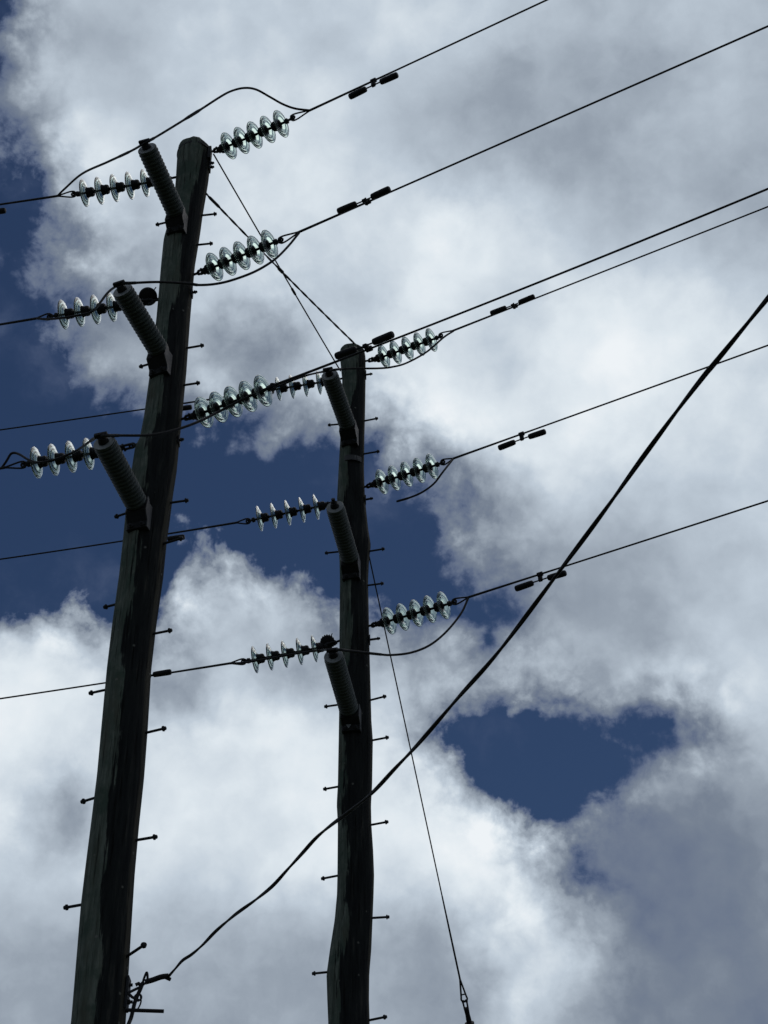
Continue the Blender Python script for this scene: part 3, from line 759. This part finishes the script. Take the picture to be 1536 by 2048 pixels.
# ------------------------------------------------------------------ post insulators
POST = {
 'P1a': (D1, prof1, (352, 425), (294, 297), (352, 442), 'topmost ribbed post insulator on the thick leaning pole'),
 'P1b': (D1, prof1, (317, 700), (245, 581), (318, 722), 'ribbed post insulator on the thick pole, middle of its three'),
 'P1c': (D1, prof1, (273, 1007), (208, 885), (276, 1032), 'lowest ribbed post insulator on the thick pole, against deep blue sky'),
 'P2a': (D2, prof2, (695, 850), (659, 750), (699, 866), 'ribbed post insulator nearest the top of the slimmer pole'),
 'P2b': (D2, prof2, (700, 1117), (670, 1014), (702, 1133), 'ribbed post insulator carrying no wire, middle of the slimmer pole'),
 'P2c': (D2, prof2, (698, 1420), (667, 1312), (702, 1437), 'lowest ribbed post insulator of the slimmer pole, its bracket with a pale mark'),
}
TIP = {}
for key, (D, pr, pb, pt_, pk, label) in POST.items():
    B = onY(*pb, D - 0.215)
    best = None
    for Y in np.linspace(D - 1.6, D - 0.5, 1500):
        T = onY(*pt_, Y); d = T - B; e = abs(math.degrees(math.atan2(d[2], math.hypot(d[0], d[1]))) - 10)
        if best is None or e < best[0]:
            best = (e, T)
    T = best[1]; ax = T - B; L = np.linalg.norm(ax); ax /= L
    hz = np.array([ax[0], ax[1], 0]); hz /= np.linalg.norm(hz)
    K = onY(*pk, D - 0.2)
    cx, r = prof_at(pr, K[2])
    foot = np.array([cx, D, K[2]]) + np.array([K[0] - cx, 0, 0]) * 0.9
    foot = np.array([foot[0], D - math.sqrt(max(r * r - (foot[0] - cx) ** 2, 0.0004)), K[2]])
    mtx = mframe(foot, hz)
    root = thing('post_insulator', label, 'post insulator', mtx=mtx, group='ribbed post insulators bolted to the two poles')
    inv = mtx.inverted(); b_, t_ = inv @ V3(B), inv @ V3(T); u = (t_ - b_).normalized()
    # bent channel bracket
    wv = 0.080
    upv = Vector((0, 1, 0)).cross(u) * -1.0
    if upv.z < 0:
        upv = -upv
    hb = 0.10
    p_top = b_ + upv * 0.055; p_bot = b_ - upv * 0.080
    prof = [Vector((-0.03, 0, -hb)), Vector((0.028, 0, -hb)), Vector((0.028, 0, -0.45 * hb)), p_bot, p_top, Vector((0.02, 0, hb * 1.15)), Vector((-0.03, 0, hb * 1.15))]
    for nm, y0, y1, mt_, grow in (('bracket', -wv + 0.006, wv - 0.006, BRKM, 0.0), ('flange', wv - 0.0055, wv + 0.003, FLANGE, 0.002), ('flange', -wv - 0.003, -wv + 0.0055, FLANGE, 0.002)):
        bm = bmesh.new(); rings = []
        cen = sum(prof, Vector()) / len(prof)
        for y in (y0, y1):
            rings.append([bm.verts.new(Vector((p.x, y, p.z)) + (Vector((p.x, 0, p.z)) - Vector((cen.x, 0, cen.z))).normalized() * grow) for p in prof])
        n_ = len(prof)
        bm.faces.new(rings[0]); bm.faces.new(list(reversed(rings[1])))
        for k in range(n_):
            bm.faces.new((rings[0][k], rings[0][(k + 1) % n_], rings[1][(k + 1) % n_], rings[1][k]))
        finish(nm, bm, mt_, root, smooth=False)
    for sy in (-0.045, 0.045):
        bm = bmesh.new(); lathe(bm, [(-0.004, 0.018), (0.010, 0.018), (0.014, 0.014), (0.014, 0.009), (0.030, 0.009)], mframe((0.028, sy, -0.075), (1, 0, 0)), 12)
        finish('bolt', bm, STEEL, root)
    # ribbed body
    nrib = 17; Lb = L; x0 = 0.012; prf = [(0.0, 0.060), (0.004, 0.074), (x0, 0.074)]
    st_ = (Lb - 0.022 - x0) / nrib
    for k in range(nrib):
        xa = x0 + k * st_
        prf += [(xa + st_ * 0.06, 0.068), (xa + st_ * 0.30, 0.083), (xa + st_ * 0.50, 0.0865), (xa + st_ * 0.66, 0.0855), (xa + st_ * 0.80, 0.075), (xa + st_ * 0.94, 0.068)]
    prf += [(Lb - 0.018, 0.080), (Lb - 0.014, 0.083), (Lb - 0.003, 0.083)]
    bm = bmesh.new(); lathe(bm, prf + [(Lb - 0.003, 0.03)], mframe(b_, u), 44); finish('ribbed_body', bm, RIB, root, angle=50)
    bm = bmesh.new(); lathe(bm, [(Lb - 0.003, 0.076), (Lb + 0.002, 0.081), (Lb + 0.005, 0.078), (Lb + 0.005, 0.030)], mframe(b_, u), 40); finish('end_plate', bm, TIPM, root)
    # saddle clamp for the jumper
    bm = bmesh.new(); mm = mframe(t_ + u * 0.006, u)
    lathe(bm, [(0, 0.040), (0.020, 0.038), (0.032, 0.030), (0.046, 0.030)], mm, 24)
    if key != 'P2b':
        box(bm, mm, (0.055, 0, 0.012), (0.034, 0.10, 0.030), 0.008)
    else:
        tube(bm, [mm @ Vector((0.04, 0, 0.0)), mm @ Vector((0.085, 0, 0.012))], 0.018, 10)
    finish('saddle_clamp', bm, CAPM, root)
    if key == 'P2c':
        bm = bmesh.new()
        sx = 0.0775
        vsx = [(0, -0.026), (0.020, 0.006), (0.028, 0.030), (0.012, 0.018), (0.0, 0.032), (-0.010, 0.016), (-0.030, 0.020), (-0.018, 0.004)]
        fr_ = [bm.verts.new((0.0, y, z)) for y, z in vsx]; bk_ = [bm.verts.new((0.0015, y, z)) for y, z in vsx]
        bm.faces.new(fr_); bm.faces.new(list(reversed(bk_)))
        for k in range(len(vsx)):
            bm.faces.new((fr_[k], fr_[(k + 1) % len(vsx)], bk_[(k + 1) % len(vsx)], bk_[k]))
        o = finish('pale_mark', bm, TIPM, root, smooth=False)
        xm = 0.5 * (prof[1].x + prof[2].x); o.location = (prof[1].x + (prof[2].x - prof[1].x) * 0.9 + 0.003, -0.02, -0.5 * hb - 0.004)
    TIP[key] = np.array(mtx @ (t_ + u * 0.068))

# ------------------------------------------------------------------ jumpers
def jumper(pts, anchors, label, r=0.0102, sleeves=(), ends=()):
    """pts: picture positions, anchors: {index: world Y}; distance varies evenly between anchors"""
    ac = np.concatenate([[0], np.cumsum([math.hypot(b[0] - a[0], b[1] - a[1]) for a, b in zip(pts[:-1], pts[1:])])])
    ks = sorted(anchors); Y = np.interp(ac, [ac[k] for k in ks], [anchors[k] for k in ks])
    P = [onY(p[0], p[1], y) for p, y in zip(pts, Y)]
    S = spline(P, 8); o = P[0]
    root = thing('jumper_wire', label, 'jumper wire', o, 'jumper wires looping round the two poles')
    bm = bmesh.new(); tube(bm, [V3(p - o) for p in S], r, 8); finish('strand', bm, WIRE, root)
    for i0, i1, rr in sleeves:
        seg = S[int(i0 * 8):int(i1 * 8) + 1]
        bm = bmesh.new(); n = len(seg)
        tube(bm, [V3(p - o) for p in seg], [rr * (0.72 if i in (0, n - 1) else 1) for i in range(n)], 10); finish('sleeve', bm, STEEL, root)
    return root


def ys(key, px, py, off=0.0):
    st = STRG[key]; return onplane(px, py, st['A'], st['az'])[1] + off


jL = lambda k: LN[k]['joint'][1]
jumper([(115, 392), (130, 377), (165, 347), (215, 324), (262, 302), (290, 286), (322, 268), (395, 223), (440, 194), (463, 182), (488, 176), (512, 179), (540, 194), (565, 208), (590, 217), (621, 221)],
       {0: jL('P1L1'), 5: TIP['P1a'][1], 15: jL('P1R1')}, 'jumper wire arching high over the top of the thick pole', sleeves=((3.4, 4.0, .012), (5.2, 5.8, .0125), (6.7, 7.2, .0145)))
jumper([(72, 637), (100, 638), (130, 635), (165, 629), (186, 622), (199, 607), (215, 586), (230, 574), (246, 567), (265, 566), (318, 564), (375, 567), (397, 570), (430, 568), (465, 560), (510, 543), (548, 520), (575, 494), (598, 466)],
       {0: jL('P1L2'), 2: ys('P1L2', 128, 629, -.16), 4: ys('P1L2', 186, 620, -.18), 8: TIP['P1b'][1], 18: jL('P1R2')}, 'jumper wire crossing the thick pole under the tie wire string', sleeves=((7.2, 9.3, .013), (10.8, 12.1, .0125)))
jumper([(4, 935), (13, 922), (23, 907), (37, 908), (58, 920), (77, 925), (107, 920), (150, 903), (187, 878), (205, 872), (235, 871), (300, 870), (350, 860), (400, 842), (440, 822), (483, 800), (520, 783), (553, 769)],
       {0: ys('P1L3', 4, 935), 3: ys('P1L3', 37, 908, -.05), 5: ys('P1L3', 77, 925, -.15), 7: ys('P1L3', 150, 903, -.20), 9: TIP['P1c'][1], 14: ys('P1R3', 440, 815, -.18), 17: jL('P1R3')}, 'jumper wire lying along the largest looking glass string', sleeves=((7.8, 10.2, .013),))
jumper([(470, 791), (515, 785), (560, 771), (590, 759), (620, 749), (660, 741), (684, 738), (708, 737), (731, 737), (761, 736.5), (784, 734), (813, 726), (853, 704), (887, 675), (907, 662)],
       {0: jL('P2L1'), 2: ys('P2L1', 560, 771, -.17), 4: ys('P2L1', 620, 760, -.25), 5: TIP['P2a'][1], 14: jL('P2R1')}, 'jumper wire crossing just below the top of the slimmer pole', sleeves=((4.5, 6.0, .0125),))
jumper([(907, 917), (885, 945), (868, 967), (845, 984), (820, 995), (793, 1003)], {0: jL('P2R2'), 1: jL('P2R2') - .12, 5: jL('P2R2') + .05}, 'cut wire tail hanging free below a right hand string', sleeves=((4.0, 5.0, .0115),))
jumper([(460, 1327), (490, 1325), (520, 1320), (560, 1313), (593, 1307), (620, 1303), (647, 1300), (673, 1299), (700, 1302), (753, 1308), (783, 1310), (823, 1305), (860, 1290), (893, 1263), (922, 1227), (937, 1195)],
       {0: jL('P2L3'), 2: ys('P2L3', 520, 1320, -.16), 6: ys('P2L3', 647, 1300, -.4), 7: TIP['P2c'][1], 15: jL('P2R3')}, 'jumper wire sagging in a deep curve under the lowest right string', sleeves=((6.3, 9.4, .0125),))

# ------------------------------------------------------------------ tie wires between the poles
def tie(pa, ya, pb, yb, label, r, sag, twist=False, clamps=()):
    A, B = onY(*pa, ya), onY(*pb, yb); n = 60
    root = thing('tie_wire', label, 'tie wire', A, 'tie wires strung between the two poles')
    L = np.linalg.norm(B - A)
    P = [A + (B - A) * (i / n) - np.array([0, 0, sag * 4 * (i / n) * (1 - i / n)]) for i in range(n + 1)]
    bm = bmesh.new()
    if twist:
        x, y, z = frame(B - A)
        n2 = 240
        for ph in (0, math.pi):
            Q = []
            for i in range(n2 + 1):
                u = i / n2; c = A + (B - A) * u - np.array([0, 0, sag * 4 * u * (1 - u)])
                a = ph + 2 * math.pi * L * u / 0.34
                Q.append(V3(c - A) + (y * math.cos(a) + z * math.sin(a)) * r * 0.42)
            tube(bm, Q, r * 0.8, 6)
    else:
        tube(bm, [V3(p - A) for p in P], r, 8)
    finish('strand', bm, WIRE, root)
    for u, ln, rr in clamps:
        c = A + (B - A) * u - np.array([0, 0, sag * 4 * u * (1 - u)]) - A; d = B - A
        bm = bmesh.new(); lathe(bm, [(-ln, rr * .6), (-ln * .7, rr), (ln * .7, rr), (ln, rr * .6)], mframe(c, d), 12)
        finish('sleeve', bm, STEEL, root)
    return root


tie((427, 308), D1 - .02, (681, 742), D2 - .05, 'thin tie wire running from the thick pole top eye bolt down to the slimmer pole', 0.0075, 0.01, False, ((0.60, .05, .013),))
tie((411, 386), D1, (712, 690), D2 - .10, 'thicker twisted tie wire reaching the flat top of the slimmer pole', 0.0095, 0.02, True, ((0.05, .10, .014), (0.46, .05, .017)))

# ------------------------------------------------------------------ guy wire
Ag = onY(737, 1107, D2 + 0.10); azg = 72.0
Bg = onplane(925, 1982, Ag, azg); dg_ = Bg - Ag; Lg = np.linalg.norm(dg_); dg_ /= Lg
root = thing('guy_wire', 'long thin guy wire slanting down right from behind the slimmer pole', 'guy wire', Ag)
loc_ = lambda P: V3(P - Ag)
bm = bmesh.new()
tube(bm, [loc_(Ag - dg_ * .1), loc_(Ag + dg_ * Lg * .5), loc_(Bg - dg_ * .10)], 0.0066, 8)
tube(bm, [loc_(Bg - dg_ * 0.95), loc_(Bg - dg_ * 0.5), loc_(Bg - dg_ * .10)], [0.0075, 0.0095, 0.0098], 8)
finish('strand', bm, WIRE, root)
sd_ = np.cross(dg_, ray(925, 1982)); sd_ /= np.linalg.norm(sd_)
bm = bmesh.new()
for sg in (-1, 1):
    tube(bm, [loc_(p) for p in spline([Bg - dg_ * .12, Bg - dg_ * .05 + sd_ * .010 * sg, Bg + dg_ * .05 + sd_ * .024 * sg, Bg + dg_ * .085 + sd_ * .029 * sg, Bg + dg_ * .115 + sd_ * 0.010 * sg], 6)], 0.0092, 8)
tube(bm, [loc_(Bg + dg_ * .035 - sd_ * .020), loc_(Bg + dg_ * .035 + sd_ * .020)], 0.007, 8)
finish('loop_grip', bm, STEEL, root)
bm = bmesh.new()
for sg in (-1, 1):
    tube(bm, [loc_(p) for p in [Bg + dg_ * .09 + sd_ * .010 * sg, Bg + dg_ * .115 + sd_ * .019 * sg, Bg + dg_ * .175 + sd_ * .017 * sg, Bg + dg_ * .20 + sd_ * .008 * sg]], 0.009, 8)
tube(bm, [loc_(Bg + dg_ * .105 - sd_ * .030), loc_(Bg + dg_ * .105 + sd_ * .030)], 0.011, 8)
finish('shackle', bm, STEEL, root)
bm = bmesh.new()
fl0 = 0.315
lathe(bm, [(0.165, 0.016), (0.175, 0.026), (0.24, 0.023), (0.28, 0.026), (1.6, 0.019), (1.62, 0.012)], mframe(loc_(Bg), dg_), 16)
rod = finish('insulator_rod', bm, CAPM, root)
bm = bmesh.new(); lathe(bm, [(fl0, 0.020), (fl0 + .003, 0.046), (fl0 + .018, 0.048), (fl0 + .024, 0.020)], mframe(loc_(Bg), dg_), 20)
finish('flange', bm, CAPM, rod)
tg = (-(Bg + dg_ * 1.6)[2]) / dg_[2]
bm = bmesh.new(); tube(bm, [loc_(Bg + dg_ * 1.6), loc_(Bg + dg_ * (1.6 + tg + .1))], 0.0066, 8); finish('lower_strand', bm, WIRE, root)

# ------------------------------------------------------------------ service cable
Ac = onY(335, 1954, D1 - 0.05); azc = -64.0
cpts = [(335, 1955), (350, 1938), (365, 1921), (383, 1909), (405, 1890), (432, 1862), (462, 1836), (480, 1822), (512, 1799), (545, 1772), (575, 1739), (605, 1706), (632, 1676), (660, 1652), (700, 1622), (745, 1585), (790, 1537), (840, 1484), (915, 1397),
        (1000, 1300), (1120, 1141), (1210, 1020), (1300, 895), (1400, 762), (1536, 596)]
P = [onplane(*p, Ac, azc) for p in cpts]
dlast = P[-1] - P[-2]; dlast /= np.linalg.norm(dlast)
P += [P[-1] + dlast * 2.5 + np.array([0, 0, .02]), P[-1] + dlast * 9 + np.array([0, 0, .35])]
root = thing('service_cable', 'thick black twisted cable running diagonally up from the thick pole foot to the right edge', 'cable', Ac)
S = spline(P, 10); bm = bmesh.new()
acl = 0.0; Q1, Q2 = [], []
for i, p in enumerate(S):
    if i:
        acl += np.linalg.norm(p - S[i - 1])
    tg_ = S[min(i + 1, len(S) - 1)] - S[max(i - 1, 0)]
    x, y, z = frame(tg_); a = 2 * math.pi * acl / 0.9
    o_ = (y * math.cos(a) + z * math.sin(a)) * 0.0034
    Q1.append(V3(p - Ac) + o_); Q2.append(V3(p - Ac) - o_)
tube(bm, Q1, 0.0064, 10); tube(bm, Q2, 0.0064, 10)
finish('twisted_cores', bm, CABLE, root)
# wedge clamp at the pole end
cp = lambda x, y, dy=-0.05: onY(x, y, D1 + dy)
bm = bmesh.new(); tube(bm, [V3(p - Ac) for p in spline([cp(290, 1964), cp(305, 1960), cp(322, 1954), cp(337, 1952)], 5)], 0.0165, 10)
tube(bm, [V3(p - Ac) for p in [cp(322, 1953), cp(332, 1955), cp(341, 1959)]], 0.012, 8)
finish('wedge_clamp', bm, CAPM, root)
bm = bmesh.new()
tube(bm, [V3(p - Ac) for p in spline([cp(285, 1968), cp(288, 1957), cp(293, 1945), cp(295, 1951), cp(294, 1962), cp(286, 1970)], 6)], 0.0075, 8)
tube(bm, [V3(p - Ac) for p in [cp(271, 1970), cp(277, 1967), cp(283, 1972)]], 0.012, 8)
finish('bail', bm, CAPM, root)
bm = bmesh.new()
tube(bm, [V3(p - Ac) for p in spline([cp(286, 1965), cp(280, 1980), cp(274, 1993), cp(269, 2007), cp(266, 2020), cp(262, 2036), cp(256, 2052, -.09), cp(250, 2080, -.12), cp(246, 2180, -.19)], 6)], 0.0125, 8)
tube(bm, [V3(p - Ac) for p in spline([cp(281, 1993), cp(282, 2003), cp(278, 2014), cp(272, 2022)], 6)], 0.005, 8)
finish('down_lead', bm, CABLE, root)

Ab = onY(253, 1990, D1)
root = thing('cable_bracket', 'small bolted hook bracket with a short bar, low on the thick pole', 'bracket', Ab)
lb = lambda x, y, dy=-0.05: V3(onY(x, y, D1 + dy) - Ab)
bm = bmesh.new(); m0 = Matrix.Translation(lb(255, 1988, 0.0)); box(bm, m0, (0, 0, 0), (0.016, 0.10, 0.20), 0.003); finish('back_plate', bm, STEEL, root)
for y_ in (1970, 2004):
    bm = bmesh.new(); lathe(bm, [(0, .016), (.012, .016), (.014, .010), (.028, .010)], mframe(lb(256, y_, -.01), (1, 0, 0)), 10); finish('bolt', bm, STEEL, root)
bm = bmesh.new()
tube(bm, [lb(256, 1986), lb(268, 1980), lb(283, 1973)], 0.009, 8); tube(bm, [lb(257, 1987), lb(264, 1994), lb(278, 2001)], 0.009, 8)
mm = mframe(lb(276, 1995), (1, 0, 0), (0, 0, 1)); torus(bm, mm, 0.020, 0.007, 20, 8)
finish('hook', bm, STEEL, root)
bm = bmesh.new(); tube(bm, [lb(250, 2020), lb(327.5, 2022.5)], 0.0115, 12); finish('bar', bm, CAPM, root)
